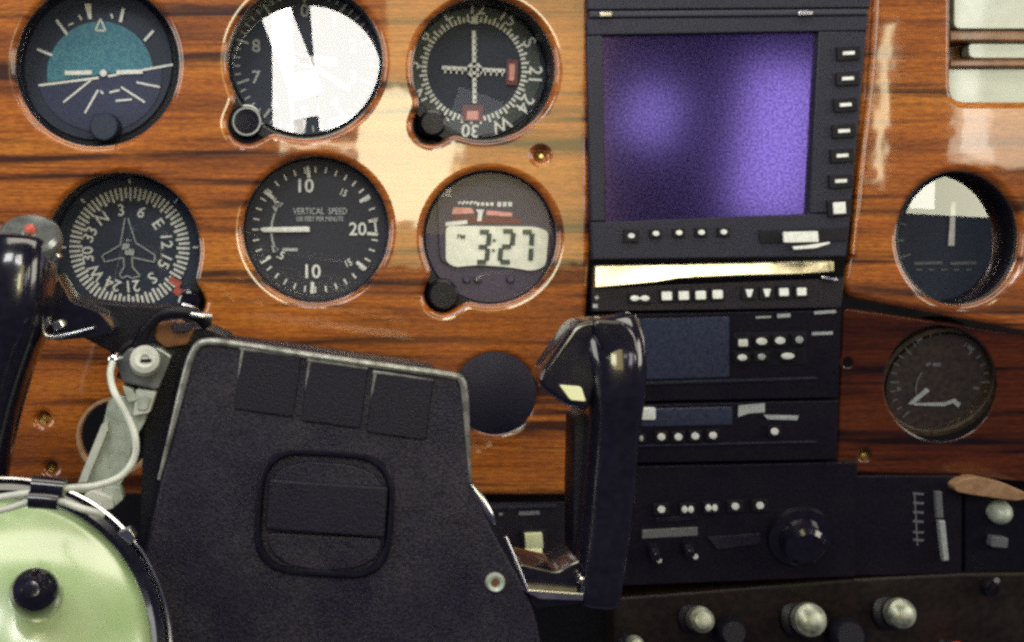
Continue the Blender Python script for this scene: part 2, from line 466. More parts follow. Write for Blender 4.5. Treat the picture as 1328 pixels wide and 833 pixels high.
# tan ring puts the lit rim of the lower left cut-out into colour
lathe('cut_out_lit_rim', [(45*K,.0),(47*K,.0012),(51*K,.0012),(53*K,-.003),(45*K,-.003)], W(150,566,-.001), M['tan'], panel)

def gauge(name, label, cat, c, r, depth=.03, ry=1.0, m_face=None, group=None, glass=True, gl='glass', tilt=None, face_c=None, face_r=None, gd=-.010):
    """a round case behind the veneer: bezel tube, dial face, glass. returns the Empty and the dial depth"""
    t = thing(name, label, cat, W(c[0], c[1], -.009), group)
    at = W(c[0], c[1], -.0088); R = r*K*1.012+.0008
    lathe('bezel', [(R+.004,0),(R-.0006,0),(R-.0012,-.001),(R-.0016,-depth-.002),(0,-depth-.002),(0,-depth-.006),(R+.004,-depth-.006),(R+.004,0)], at, M['black'], t, n=72, sy=ry)
    fd = -.0088-depth
    fc = face_c or c
    # dial face
    rr = (r if face_r is None else face_r)
    fb = lathe('dial_face', [(0,.0006),(rr*ks(fd),.0006),(rr*ks(fd)+.0004,0),(rr*ks(fd)+.0004,-.0012),(0,-.0012)], W(fc[0],fc[1],fd), m_face or M['face'], t, n=72, sy=ry)
    if glass:
        ax = Vector((0,-1,0)) if tilt is None else Vector(tilt).normalized()
        lathe('glass', [(0,.0),(R-.0022,.0)], W(c[0],c[1],gd), M[gl], t, axis=ax, n=72, sy=ry)
    return t, fd+.0009

# ---- attitude indicator
t, d = gauge('attitude_indicator', 'round artificial horizon gauge with teal sky half, at the upper left of the wood panel', 'gauge', AI, AI[2], .022, m_face=M['face'], face_r=98)
Marks(d+.0004).poly([(130+math.cos(a)*69*1.0, 97+math.sin(a)*69) for a in [math.radians(172+i*180/36) for i in range(37)]]).done('horizon_sky', M['face_teal'], t)
Marks(d+.0003).poly([(130+math.cos(a)*80, 99+math.sin(a)*72) for a in [math.radians(-8+i*180/36) for i in range(37)]]).done('horizon_ground', M['face_navy'], t)
mk = Marks(d+.0009)
mk.line(50,111,128,101,3.0).line(140,99,224,84,3.0)
for a in ((118,104,82,133),(127,117,110,147),(157,113,188,133),(177,107,207,113),(142,120,155,117),(150,131,171,129),(130,118,134,122)): mk.line(*a, 2.4)
for a in ((48,64,68,72,3.4),(73,26,87,45,3.4),(160,11,156,29,4),(199,40,187,53,3.4),(95,30,89,33,2),(102,20,106,26,2.5),(144,18,146,24,2.5)): mk.line(*a[:4], a[4])
mk.poly([(109,5),(118,5),(119,25),(115,25)])
mk.path([(130,24),(124,40),(137,40),(130,24)], 2)
mk.done('dial_markings', M['white'], t)
Marks(d+.0016).line(84,95,119,94,5.5).line(151,94,185,93,5.5).poly(circle(134,95,4.5,n=16)).done('aircraft_bar', M['white'], t)
lathe('adjust_knob', [(0,.004),(17*K,.004),(19*K,.003),(20*K,-.008),(0,-.008)], W(136,165,-.020), M['face'], t, n=32)

# ---- altimeter
tl = math.radians(7.0)
t, d = gauge('altimeter', 'round altimeter with white figures and a bright window mirrored in its glass', 'gauge', ALT, ALT[2], .024, gl='glass_strong', tilt=(0,-math.cos(tl),math.sin(tl)), face_r=96, gd=-.018)
mk = Marks(d+.0006)
cx, cy = 395, 80
for i in range(50):
    mk.tick(cx, cy, i*7.2, 84 if i%5 else 76, 92, 2.2 if i%5 else 3)
for k, s in enumerate('0123456789'):
    a = math.radians(k*36); mk.text(s, cx+66*math.sin(a), cy-66*math.cos(a), 17, 0)
mk.done('dial_markings', M['pale'], t)
Marks(d+.0016).path([(cx-18,cy-12),(cx+58,cy+36)], 6).poly([(cx-18,cy+2),(cx-14,cy-10),(cx+42,cy-4),(cx+42,cy+6)]).poly(circle(cx,cy,8,n=20)).done('needle', M['white'], t)
lathe('setting_knob', [(0,.0025),(17*K,.0025),(18*K,.0035),(20*K,.0035),(22*K,.002),(23*K,-.012),(0,-.012)], W(320,158,-.010), M['gloss'], t, n=40)
Marks(-.0064).ring(320,157.5,17.5,1.8,n=36).done('knob_ring', M['pale'], t)

# ---- course deviation indicator
t, d = gauge('course_indicator', 'round course indicator with compass ring, white cross needles and two red flags', 'gauge', CDI, CDI[2], .030, face_c=(618,89), face_r=90, m_face=M['face'], tilt=(.106,-1,-.0), gd=-.016, gl='glass_soft')
cx, cy = 615, 90
lathe('compass_card', [(61*ks(d),.0004),(61*ks(d),.0012),(86*ks(d),.0012),(86*ks(d),.0002)], W(cx,cy,d), M['card'], t, n=72)
mk = Marks(d+.0018)
for i in range(72): mk.tick(cx, cy, i*5+3, 61.5, 68 if i%2 else 71.5, 3.0)
for k, s in enumerate(['12','15','S','21','24','W','30','33','N','3','6','E']):
    a = k*30+4; r = math.radians(a); mk.text(s, cx+80*math.sin(r), cy-80*math.cos(r), 17, a)
mk.done('dial_markings', M['white'], t)
mk = Marks(d+.0026)
mk.line(614.5,40,615.5,134,5.0)
mk.line(573,88,655,92,5.0)
for i in range(-5,6):
    if i: mk.line(615+i*7.4, 90+i*.35, 614.2+i*7.4, 97+i*.35, 2)
    if i: mk.line(615, 90+i*8, 618.5, 90+i*8, 2)
mk.ring(615.5,91,8,4,n=28)
mk.poly([(615,19),(609,31),(621,31)])
mk.done('cross_needle', M['white'], t)
for q, nm in ((quad(664,94,7.5,22,.04),'a'),(quad(613,150,16,12,.0),'b')):
    slab('warning_flag', q, d+.0032, .0006, M['pink'], t, .8)
    cxq = sum(p[0] for p in q)/4; cyq = sum(p[1] for p in q)/4
Marks(d+.0020).poly(quad(664,94,15,33,.04)).poly(quad(613,147,27,21)).done('flag_window', M['maroon'], t)
lathe('course_knob', [(0,.006),(14*K,.006),(17*K,.004),(20*K,.0015),(21*K,-.012),(0,-.012)], W(560,161,-.012), M['black'], t, n=40)

# ---- heading indicator
t, d = gauge('heading_indicator', 'round heading gauge with a white aircraft outline inside its compass rose', 'gauge', DG, DG[2], .030, face_c=(168,322), face_r=97)
cx, cy = 168, 321
mk = Marks(d+.0008)
for i in range(72): mk.tick(cx, cy, i*5+1, 61 if i%2==0 else 64, 78, 3.1)
for k, s in enumerate(['N','3','6','E','12','15','S','21','24','W','30','33']):
    a = k*30-39; r = math.radians(a); mk.text(s, cx+52*math.sin(r)-3, cy-50*math.cos(r)+1, 15, a+4)
for a in (0, 45, 90, 270, 315): mk.tick(cx, cy, a, 82, 89, 2.5)
mk.done('dial_markings', M['white'], t)
mk = Marks(d+.0014)
mk.path([(162,283),(156,318),(132,332),(136,340),(160,334),(161,346),(155,356),(158,361),(165,358),(172,361),(182,358),(172,347),(171,334),(200,340),(201,331),(176,315),(166,283)], 1.6)
mk.done('aircraft_outline', M['pale'], t)
Marks(d+.0015).poly(quad(163,320,9,8,.1)).poly(quad(168,327,12,8,.1)).done('lubber_block', M['pale'], t)
mk = Marks(d+.0012)
mk.poly([(222,358),(236,366),(232,374),(218,365)]).poly([(228,372),(242,378),(232,386),(224,379)])
mk.done('heading_bug', M['red'], t)
lathe('heading_knob', [(0,.008),(12*K,.008),(15*K,.006),(17*K,.0),(17*K,-.012),(0,-.012)], W(247,391,-.010), M['gloss'], t, n=32)

# ---- vertical speed indicator
t, d = gauge('vertical_speed_indicator', 'round VERTICAL SPEED gauge whose white needle points left to zero', 'gauge', VSI, VSI[2], .012, m_face=M['face_grey'], face_r=92, tilt=(0,-1,-.09), gd=-.014)
cx, cy = 409, 298
mk = Marks(d+.0008)
for i in range(-17,18):
    a = 270 + i*10.0
    mk.tick(cx, cy, a, 74, 82, 2.0)
for a in (353, 58, 183, 128, 307, 239): mk.tick(cx, cy, a, 68, 83, 4.4)
mk.line(478,287,489,286,3.6).line(476,303,490,304,4).line(486,287,488,303,2.4)
mk.text('10',397,241,18).text('10',406,352,18).text('20',464,297,17)
mk.text('.5',357,263,10,-30).text('.5',364,331,10,20).text('15',446,250,9,25,.8).text('15',452,341,9,-25,.8)
mk.done('dial_markings', M['white'], t)
mk = Marks(d+.0008)
mk.text('VERTICAL  SPEED',415,274,8.5,0,.78).text('100 FEET PER MINUTE',415,284,6.5,0,.72)
mk.ring(412,299,60,2.6,202,153,n=16)
mk.poly([(353,268),(362,264),(358,276)]).poly([(352,318),(362,324),(354,328)])
mk.text('UP',362,266,6,0).line(366,324,386,324,4)
mk.done('dial_lettering', M['pale'], t)
bm = bmesh.new(); slab_bm(bm, [(336,297.5),(342,295),(401,294),(402,301),(342,301.5)], d+.0022, .0007, .6)
link('needle', bm_mesh(bm,'needle'), M['white'], t)

# ---- digital clock
t, d = gauge('digital_clock', 'round digital clock reading 3:27 PM on a grey liquid crystal window', 'clock', CLK, CLK[2], .006, m_face=M['clock'], face_r=84, gd=-.0105, tilt=(0,-1,-.02), gl='glass_soft')
cf = round_poly([(566,252),(584,240),(690,244),(711,258),(716,330),(704,348),(590,346),(570,340)], 12)
slab('face_mask', cf, d+.0010, .0008, M['clock'], t, 1.2)
slab('display_window', round_poly([(578,293),(694,294),(712,300),(708,346),(690,352),(660,347),(620,344),(590,347),(578,340)], 8), d+.0018, .0006, M['lcd'], t, .6)
mk = Marks(d+.0024)
def seg7(x, y, w, h, on, sl=.06, th=6.2):
    def P(u, v): return (x+u*w-(v-.5)*h*sl, y+v*h)
    S7 = {'a':((.05,0),(.95,0)),'b':((1,.05),(1,.45)),'c':((1,.55),(1,.95)),'d':((.05,1),(.95,1)),'e':((0,.55),(0,.95)),'f':((0,.05),(0,.45)),'g':((.08,.5),(.92,.5))}
    for s in on: mk.line(*P(*S7[s][0]), *P(*S7[s][1]), th)
seg7(620,301,13,39,'abcdg',.10); seg7(650,300,14,40,'abged',.10); seg7(676,301,13,39,'abc',.06)
mk.poly(quad(641,312,3.5,3.5)).poly(quad(640,325,3.5,3.5))
mk.text('PM',598,307,6,4)
mk.done('display_digits', M['lcd_digit'], t)
mk = Marks(d+.0014)
# worn, unreadable maker's line: short strokes only
for i,x in enumerate(range(594,616,5)): mk.line(x,264+(i%2),x+4,262-(i%2),2.6)
for x in range(618,640,6): mk.line(x,265,x+4,264.5,4.4)
for x in range(645,666,7): mk.line(x,265,x+5,265,6)
mk.poly([(617,272),(628,272),(626,276),(624,287),(619,287),(620,276)])
mk.line(578,291,606,288,5)
mk.done('face_lettering', M['white'], t)
Marks(d+.0013).poly([(588,269),(612,270),(615,277),(586,278)]).poly([(631,273),(664,276),(664,281),(631,279)]).done('stripe', M['pink'], t)
Marks(d+.0012).poly([(586,279),(676,283),(676,290),(588,289)]).done('stripe', M['maroon'], t)
lathe('setting_knob', [(0,.007),(17*K,.007),(20*K,.005),(22*K,-.012),(0,-.012)], W(574,382,-.008), M['black'], t, n=40)
for x in (605,619,662):
    lathe('button', [(0,.0014),(4*K,.0014),(5.5*K,.0006),(5.5*K,-.001),(0,-.001)], W(x,362,d+.0008), M['clock'], t, n=20)

# ---- blank cover
o = lathe('blanking_cover', [(0,.0022),(50*K,.0018),(54.5*K,.0008),(55.5*K,-.0006),(55.5*K,-.006),(0,-.006)], W(642,510,-.002), M['pad'], None, n=72)
own(o, 'plain dark round cover plugging the empty hole between the yoke hub and its right grip', 'cover')

# ---- right-hand gauges
gt = math.radians(1.8)
t, d = gauge('pressure_gauge', 'round gauge with one upright pale needle, right of the large purple screen', 'gauge', (1245,309), 81, .030, ry=87/81, face_c=(1236,312), face_r=80, gl='glass_strong', tilt=(.022,-math.cos(gt),math.sin(gt)), gd=-.016)
mk = Marks(d+.0008)
for i in range(-6,7):
    mk.tick(1236,312,i*18,64 if i%3 else 58,72,2.6)
mk.line(1185,342,1222,341,4).line(1232,342,1266,341,4)
for i in range(5): mk.line(1188+i*16,350,1196+i*16,350,2)
mk.done('dial_markings', M['faint'], t)
bm = bmesh.new(); slab_bm(bm, [(1234,262),(1240,262),(1238,319),(1230,319)], d+.0022, .0007, .6)
link('needle', bm_mesh(bm,'needle'), M['white'], t)

# ---- slatted vent
t = thing('slatted_vent', 'rectangular recessed vent of pale glossy slats between brown bars, at the upper right corner', 'air vent', W(1330,40,-.012))
slab('vent_frame', [(1205,-150),(1520,-150),(1520,160),(1205,160)], -.030, .004, M['brown'], t)
for y0, y1, x0, sl in ((-150,-60,1236,0),(-48,38,1237,0),(56,76,1256,0),(89,138,1228,0)):
    th = .010
    slab('slat', [(x0,y0),(1500,y0),(1500,y1),(x0,y1)], -.018, .008, M['slat'], t, 3, [5,2,2,9])
slab('cross_bar', [(1232,40),(1500,40),(1500,54),(1232,54)], -.014, .012, M['brown'], t, 3)
slab('cross_bar', [(1232,77),(1500,76),(1500,87),(1232,88)], -.013, .012, M['brown'], t, 3)

# ---- lower right dull panel (leans away below, so it takes less of the light from above)
LEAN = .34
low = thing('lower_subpanel', 'dull dark wood subpanel under the glossy panel on the right', 'panel', W(1210,510,-.01))
hl = [star_hole(1219, 497, 73, grow=4, ry=75), circle(1121, 590, 8+4, n=30), circle(1099, 470, 6+4, n=24)]
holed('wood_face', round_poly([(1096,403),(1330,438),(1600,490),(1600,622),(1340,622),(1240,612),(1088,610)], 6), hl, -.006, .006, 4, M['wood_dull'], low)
lathe('screw', [(0,.002),(4*K,.002),(5*K,.0008),(9*K,.0018),(10*K,.0005),(10*K,-.003),(0,-.003)], W(1121,593,-.010), M['brass'], low, n=28)
t = thing('small_dial_gauge', 'dim dusty brown round gauge with a bent white pointer, set in the dull lower wood', 'gauge', W(1219,497,-.013))
lathe('bezel', [(80*K,-.0005),(74*K,-.0005),(73*K,-.002),(72.5*K,-.0075),(0,-.0075),(0,-.017),(80*K,-.017),(80*K,-.0005)], W(1219,497,-.0125), M['dustdial'], t, n=64)
dd = -.0185
lathe('dial_face', [(0,.0006),(71*ks(dd),.0006),(71*ks(dd),-.001),(0,-.001)], W(1219,498,dd), M['dustdial'], t, n=64)
mk = Marks(dd+.0012)
for i in range(-12,13): mk.tick(1219,498,i*11,58 if i%4 else 53,65,2)
# the figures are too dim to read in the photograph: short worn strokes only
mk.line(1189,444,1196,439,5).line(1255,449,1262,454,5).line(1201,474,1207,471,4).line(1210,473,1220,473,5).line(1163,505,1168,504,5).line(1262,503,1270,504,4)
mk.ring(1222,505,34,2,150,220,n=14)
mk.done('dial_markings', M['faint'], t)
Marks(dd+.002).poly([(1177,524),(1201,503),(1206,507),(1184,525)]).poly([(1184,523),(1225,522),(1238,517),(1246,523),(1243,529),(1236,523),(1224,527),(1186,526)]).done('needle', M['pale'], t)
lathe('glass', [(0,0),(72*K,0)], W(1219,497,-.015), M['glass'], t, n=64)

LEAN = 0.0
# ------------------------------------------------------------------ centre stack
def button(parent, x, y, w, h, d, mark=None, mm='white', m='black_flat', rot=-.03, mw=None, mh=None):
    b = slab('button', quad(x, y, w, h, rot), d+.0022, .0026, M[m], parent, 1.2, 1.5, 2)
    if mark is not None:
        mw = mw or w*.6; mh = mh or h*.6
        q = circle(x,y,mw/2,mh/2,16) if mark == 'dot' else (quad(x,y,mw,mh,rot) if mark == 'bar' else round_poly(quad(x,y,mw,mh,rot),1.5,2))
        if mark == 'pair':
            bm = bmesh.new()
            slab_bm(bm, circle(x-mw*.28,y,mw*.24,mh*.5,12), d+.0029, .0006, .4, 2); slab_bm(bm, circle(x+mw*.28,y,mw*.24,mh*.5,12), d+.0029, .0006, .4, 2)
            slab_bm(bm, quad(x,y,mw*.3,mh*.35), d+.0027, .0006)
            link('button_mark', bm_mesh(bm,'m'), M[mm], b)
        elif mark == 'vee':
            slab('button_mark', [(x-mw/2,y-mh/2),(x+mw/2,y-mh/2),(x+mw*.2,y+mh/2),(x-mw*.2,y+mh/2)], d+.0029, .0007, M[mm], b, .4)
        else:
            slab('button_mark', q, d+.0029, .0007, M[mm], b, .4, 0, 2)
    return b

mfd = thing('multifunction_display', 'large square display with a dark purple screen at the top of the centre stack', 'display', W(940,170,.004))
BD = .004
ho = [(761,26),(1128,22),(1098,334),(767,338)]
# bezel with a real opening for the screen: four rails
slab('bezel', [(761,24),(1127,20),(1124,40),(761,46)], BD, .02, M['bezel'], mfd, 2)
slab('bezel', [(761,46.5),(782,46),(786,287),(766,287.5)], BD, .02, M['bezel'], mfd, 2)
slab('bezel', [(1062,41),(1124,40.5),(1104,276),(1049,277)], BD, .02, M['bezel'], mfd, 2)
slab('bezel', [(766,288),(1049,277.5),(1104,276.5),(1098,333),(768,337)], BD, .02, M['bezel'], mfd, 2)
slab('screen', [(774,38),(1070,33),(1056,286),(778,296)], BD-.0045, .004, M['screen'], mfd)
slab('top_rail', [(760,-60),(1131,-60),(1129,10),(761,13)], BD-.001, .02, M['bezel'], mfd, 2)
slab('top_strip', [(764,14),(1126,11),(1126,20),(764,23.5)], BD+.001, .01, M['face_grey'], mfd, 3)
for x, w in ((786,16),(1045,18)): slab('latch', quad(x,18.5 if x<900 else 17,w,6,-.01), BD+.0028, .003, M['chrome'], mfd, 1)
for i, (x, y) in enumerate(((1104,69),(1103,102),(1100,136),(1098,170),(1096,202),(1094,235))):
    button(mfd, x-3, y, 30, 18, BD, 'bar', 'white', 'black_flat', -.06, 15, 4.5)
button(mfd, 1089, 270, 30, 22, BD, 'bar', 'white', 'black_flat', -.06, 16, 15)
for x, y in ((819,306),(851,303),(881,302),(910,301.5),(939,301)):
    button(mfd, x, y, 20 if x<830 else 16, 17 if x<830 else 12, BD, 'dot', 'white', 'black_flat', 0, 8.5, 6.5)
slab('card_slot', [(984,299),(1100,295),(1098,313),(986,316)], BD+.0012, .002, M['black_flat'], mfd, 1, 2)
o = slab('paper_label', [(1016,301),(1061,300),(1062,314),(1017,315)], BD+.0042, .0016, M['white'], None, .8, 1.5)
own(o, 'small white paper tab stuck under the right end of the display', 'tab')
o = slab('paper_sliver', [(1028,320),(1046,318.5),(1076,314),(1077,316),(1058,322),(1030,324)], BD+.0050, .0012, M['white'], None, .5)
own(o, 'thin white curved sliver just below the small paper tab', 'sliver')

ap = thing('audio_panel', 'slim audio selector panel with a row of white-marked buttons under a shiny metal strip', 'audio panel', W(930,372,.0))
slab('panel_face', [(768,373),(1096,360),(1092,400),(768,405)], .003, .03, M['radio'], ap, 2)
# shiny strip leaning back to catch the light from above
def dst(x, y): return .0035+ (0.0030 if y < 352 else .0098)
slab('shiny_strip', [(772,345),(860,343),(960,341),(1082,337),(1082,352),(1040,355),(960,357),(880,361),(850,366),(772,373)],
     lambda x, y: .002+.0062*max(0,min(1,(y-338-(1082-x)*.025)/26)), .01, M['brushed'], ap, .8)
button(ap, 830, 387, 30, 14, .003, 'pair', 'white', 'black_flat', 0, 24, 7)
for x, y in ((865,384),(887,383.5),(909,383),(931,382)): button(ap, x, y, 19, 17, .003, 'sq', mw=13, mh=11)
for i, (x, y) in enumerate(((972,380.5),(995,380),(1017,379),(1040,378.5))): button(ap, x, y, 19, 17, .003, 'vee' if i < 2 else 'sq', mw=10 if i<2 else 12, mh=10)
slab('edge_catch', [(1066,358),(1086,361),(1086,366),(1066,362)], .006, .004, M['chrome'], ap, 1)
Marks(.0035).poly(circle(774,386,2.5,n=10)).poly(quad(772,397,6,5)).done('panel_markings', M['pale'], ap)

LEAN = .34
nr = thing('navigation_radio', 'dark navigation radio with a wide unlit blue-grey screen and two rows of pale keys', 'radio', W(930,465,.0))
slab('radio_face', [(768,408),(1091,402),(1088,516),(768,522)], .002, .05, M['radio'], nr, 2)
slab('screen', [(815,414),(946,411),(946,489),(815,493)], .0027, .002, M['lcd_dark'], nr, 1, 3)
slab('key_recess', [(951,432),(1046,430),(1046,473),(951,476)], .0026, .002, M['black_flat'], nr, 1, 4)
for x, y, w in ((964,445,12),(988,443,14),(1012,442,13),(1037,441,10)): button(nr, x, y, 19, 15, .0026, 'dot' if x>980 else 'sq', mw=w, mh=9, mm='white' if x<1030 else 'pale')
for x, y, w in ((963,464,12),(988,463,10),(1022,462,17)): button(nr, x, y, 20, 14, .0026, 'dot', mw=w, mh=8, mm='white' if x!=988 else 'pale')
Marks(.0026).line(1008,410,1025,409,5).line(1056,406,1084,404,4).line(1053,433,1080,432,4).line(980,412,1000,411,2.5).done('face_lettering', M['pale'], nr)
slab('trim_line', [(800,497),(1060,489),(1060,493),(800,501)], .0035, .003, M['bezel'], nr, 1)

cr = thing('communication_radio', 'second radio down the stack, with one row of tiny pale keys and worn pale bars', 'radio', W(930,560,.0))
slab('radio_face', [(768,526),(1088,519),(1086,596),(768,602)], .0015, .05, M['radio'], cr, 2)
slab('display_strip', [(815,531),(950,528),(950,551),(815,554)], .0021, .002, M['lcd_dark'], cr, 1, 2)
slab('volume_key', quad(841,537,19,16), .0040, .003, M['white'], cr, 1, 3)
Marks(.0023).poly([(958,526),(992,523),(992,535),(972,536),(957,541)]).poly([(990,538),(1036,539),(1034,545),(996,544)]).done('face_lettering', M['pale'], cr)
for x, y in ((858,567),(880,567),(902,566),(925,565),(1005,560)): button(cr, x, y, 17, 15, .0015, 'dot', mw=10, mh=9)
button(cr, 832, 569, 12, 12, .0015, 'dot', mw=5, mh=7, mm='pale')
slab('trim_line', [(800,578),(1060,572),(1060,575),(800,581)], .003, .003, M['bezel'], cr, 1)

tp = thing('autopilot_controller', 'lowest unit of the centre stack, with tiny white keys and one big round knob', 'autopilot', W(930,680,.0))
slab('unit_face', [(766,606),(1112,599),(1110,748),(766,762)], -.001, .05, M['radio'], tp, 2)
for x, y, k in ((858,661,'dot'),(892,661,'pair'),(923,659,'pair'),(954,657,'dot'),(986,656,'dot')): button(tp, x, y, 22, 16, -.001, k, mw=10 if k=='dot' else 15, mh=9)
slab('label_strip', [(833,688),(905,684),(905,695),(833,699)], .0006, .002, M['faint'], tp, .8)
slab('label_strip', [(918,697),(986,692),(986,706),(930,713)], .0006, .002, M['hub'], tp, .8)
slab('label_strip', [(850,672),(905,668),(905,674),(850,678)], .0004, .002, M['hub'], tp, .8)
for x, y in ((846,712),(890,708)): 
    lathe('small_knob', [(0,.009),(6*K,.009),(8*K,.0075),(9*K,0),(0,0)], W(x,y,-.001), M['gloss'], tp, n=24)
Marks(.0006).poly(circle(855,727,3.4,n=12)).poly(circle(902,722,3.6,n=12)).done('indicator_dot', M['white'], tp)
kb = lathe('mode_knob', [(0,.014),(22*K,.014),(28*K,.012),(31*K,.004),(43*K,.003),(45*K,0),(0,0)], W(1036,694,-.001), M['gloss'], tp, n=48)
Marks(.0136).poly(circle(1041,694,4.2,n=14)).done('knob_dot', M['white'], kb)

LEAN = 0.0
# switch plate under the wood
rs = thing('rocker_switch', 'pale yellow rocker switch on a dark plate below the wood', 'switch', W(690,705,-.004))
slab('switch_plate', [(628,652),(760,650),(760,780),(640,780)], -.004, .004, M['radio'], rs, 2, 3)
slab('plate_rim', [(636,656),(722,654),(722,659),(636,661)], -.0028, .003, M['bezel'], rs, 1)
slab('rocker_frame', quad(693,712,34,50,-.02), -.002, .003, M['black_flat'], rs, 2, 4)
bm = bmesh.new()
for a, b, da, db in ((693,712,0.0018,.0002),(712,732,.0002,.0034)):
    slab_bm(bm, [(681,a),(703,a-1),(705,b-1),(682,b)], (lambda x,y,a=a,b=b,da=da,db=db: da+(db-da)*max(0,min(1,(y-a)/(b-a)))), .004, .8)
link('rocker', bm_mesh(bm,'rocker'), M['ivory'], rs)
mk = Marks(-.0024)
mk.line(673,666,700,665,5).line(647,667,652,667,4)
mk.done('plate_lettering', M['faint'], rs)

LEAN = .34
# ------------------------------------------------------------------ lower console
lc = thing('lower_console', 'dark console along the bottom right with a brown ledge', 'console', W(1050,790,.01))
slab('console_front', [(600,745),(800,760),(1108,746),(1700,735),(1700,1000),(600,1000)], -.030, .02, M['black_flat'], lc)
slab('ledge', [(796,776),(900,768),(1000,760),(1100,752),(1250,744),(1700,740),(1700,1000),(796,1000)], lambda x,y: -.002+.00001*(y-740), .025, M['ledge'], lc, 4)
slab('switch_box', [(1086,617),(1248,617),(1248,744),(1086,748)], -.004, .05, M['radio'], lc, 2)
slab('side_box', [(1251,640),(1700,640),(1700,738),(1251,742)], -.006, .05, M['black'], lc, 2)
slab('pale_stripe', [(1218,676),(1226,676),(1231,727),(1224,728)], .0002, .004, M['pale'], lc, 1)
slab('pale_stripe', [(1213,638),(1222,638),(1224,672),(1215,672)], -.0012, .003, M['faint'], lc, 1)
mk = Marks(-.0036)
for y in (640,652,664,676,690,700): mk.line(1184,y,1198,y+1,3)
mk.line(1186,640,1190,708,2)
mk.done('box_lettering', M['faint'], lc)
o = slab('trim_pad', round_poly([(1236,630),(1246,622),(1268,619),(1300,626),(1328,638),(1340,646),(1318,650),(1260,642),(1240,638)], 6), .004, .012, M['tan'], None, 3)
own(o, 'tan lens-shaped trim pad under the right end of the dull wood', 'trim pad')
def knob(x, y, r, label, m1='tarnish', dep=.018, cat='knob', grp='knobs along the brown ledge', ax=(0.05,-.96,.22)):
    t = thing('pull_knob', label, cat, W(x,y,.002), grp)
    rr = r*.88*K
    lathe('collar', [(0,-.002),(rr*1.15,-.002),(rr*1.15,.002),(rr*.8,.004),(rr*.6,.004),(0,.004)], W(x,y,.0), M['black'], t, axis=ax, n=32)
    lathe('cap', [(rr*.55,.0),(rr*.55,dep*.45),(rr*.95,dep*.6),(rr,dep*.75),(rr*.92,dep*.95),(rr*.6,dep*1.08),(0,dep*1.12)], W(x,y,.0), M[m1], t, axis=ax, n=36)
    return t
knob(898,802,21,'small tarnished metal knob on the brown ledge, second from the left')
knob(1036,802,27,'largest tarnished metal knob, in the middle of the brown ledge')
knob(1152,794,24,'smooth tarnished metal knob on the brown ledge below the switch box')
knob(814,833,14,'tarnished metal knob cut by the bottom edge, lowest and leftmost on the ledge')
knob(1226,843,16,'red knob cut by the bottom edge','redknob')
for x, y, r in ((938,818,22),(1086,822,26)):
    t = lathe('black_pull', [(0,.018),(r*.7*K,.018),(r*.95*K,.015),(r*K,.010),(r*.7*K,.004),(r*.7*K,0),(0,0)], W(x,y,.002), M['black'], None, axis=(.05,-.96,.2), n=32)
    own(t, 'black round pull control just right of the %s metal knob' % ('small second' if x < 1000 else 'largest'), 'knob', 'knobs along the brown ledge')
t = lathe('indicator_lamp', [(0,.008),(8*K,.007),(14*K,.004),(16*K,.002),(16*K,-.002),(0,-.002)], W(1296,664,-.004), M['alu'], None, n=32)
own(t, 'round greenish metal cap on the dark side box at the right edge', 'cap')
t = slab('pale_tab', quad(1297,704,22,14,.1), .0, .006, M['faint'], None, 2, 3)
own(t, 'small dim grey tab under the round greenish cap', 'tab')
t = thing('toggle_lever', 'small metal toggle lever at the right end of the brown ledge', 'toggle', W(1288,758,.002))
lathe('collar', [(0,.003),(10*K,.003),(12*K,.001),(12*K,-.002),(0,-.002)], W(1284,762,.001), M['black'], t, n=24)
tube('lever', [(1284,762,.003),(1289,758,.010),(1293,753,.016)], .0016, M['chrome'], t)

LEAN = 0.0
# ------------------------------------------------------------------ the control yoke (one rigid thing)
yk = thing('control_yoke', 'black control yoke with big hub cover and two grips before the wood panel', 'control yoke', W(430,640,.16))
YD = .165
hub_pts = round_poly([(252,438),(602,488),(612,632),(640,690),(694,786),(712,900),(130,920),(176,760),(205,640)], [30,26,40,30,40,0,0,0,60], 7)
slab('hub_cover', hub_pts, YD, .016, M['hub'], yk, 6, 0, 5)
M['worn_lit_edge'] = grain(mat('worn_lit_edge', rough=.28, metal=.5), (.12,.125,.12), (.36,.37,.35), 160, (.2,.4), .2, 300)  # pale grey puts edge highlights, with some wear, into the colour
tube('edge_highlight', [(206,622,YD-.001),(222,560,YD+.0005),(240,488,YD+.0008),(250,458,YD+.0008),(264,444,YD+.0008),(300,446,YD+.0008),(400,461,YD+.0008),(500,475,YD+.0008),(584,487,YD+.0008),(599,494,YD+.0008),(603,514,YD+.0008),(606,560,YD+.0003),(610,626,YD-.001)], lambda u: .0005+.0010*min(1,math.sin(PI*min(.97,max(.03,u)))*2.2), M['worn_lit_edge'], yk, 8)  # tube added to draw the highlight along the worn hub edge
hs = round_poly([(258,452),(590,498),(600,640),(628,700),(680,790),(700,900),(150,910),(180,780),(214,640)], [26,24,40,30,30,0,0,0,40], 5)
slab('hub_body', hs, YD-.017, .085, M['hub_dark'], yk, 3, 0, 3)
rot = math.radians(7.5)
for x, y in ((347,497),(434,512),(519,527)):
    pd = slab('inset_pad', quad(x, y, 78, 80, rot), YD+.0012, .003, M['pad'], yk, 2.2, 5, 3)
    q = quad(x, y, 76, 78, rot)
    tube('pad_highlight', [(q[3][0]*.5+q[0][0]*.5, q[3][1]*.5+q[0][1]*.5, YD+.0005), (q[0][0],q[0][1]+3,YD+.0010), (q[0][0]+4,q[0][1],YD+.0012), (q[1][0],q[1][1],YD+.0010)], lambda u: .0003+.0005*math.sin(PI*min(.97,max(.03,u))), M['worn_lit_edge'], pd, 5, 8)  # tube draws the bevel highlight on the pad's upper and left edges
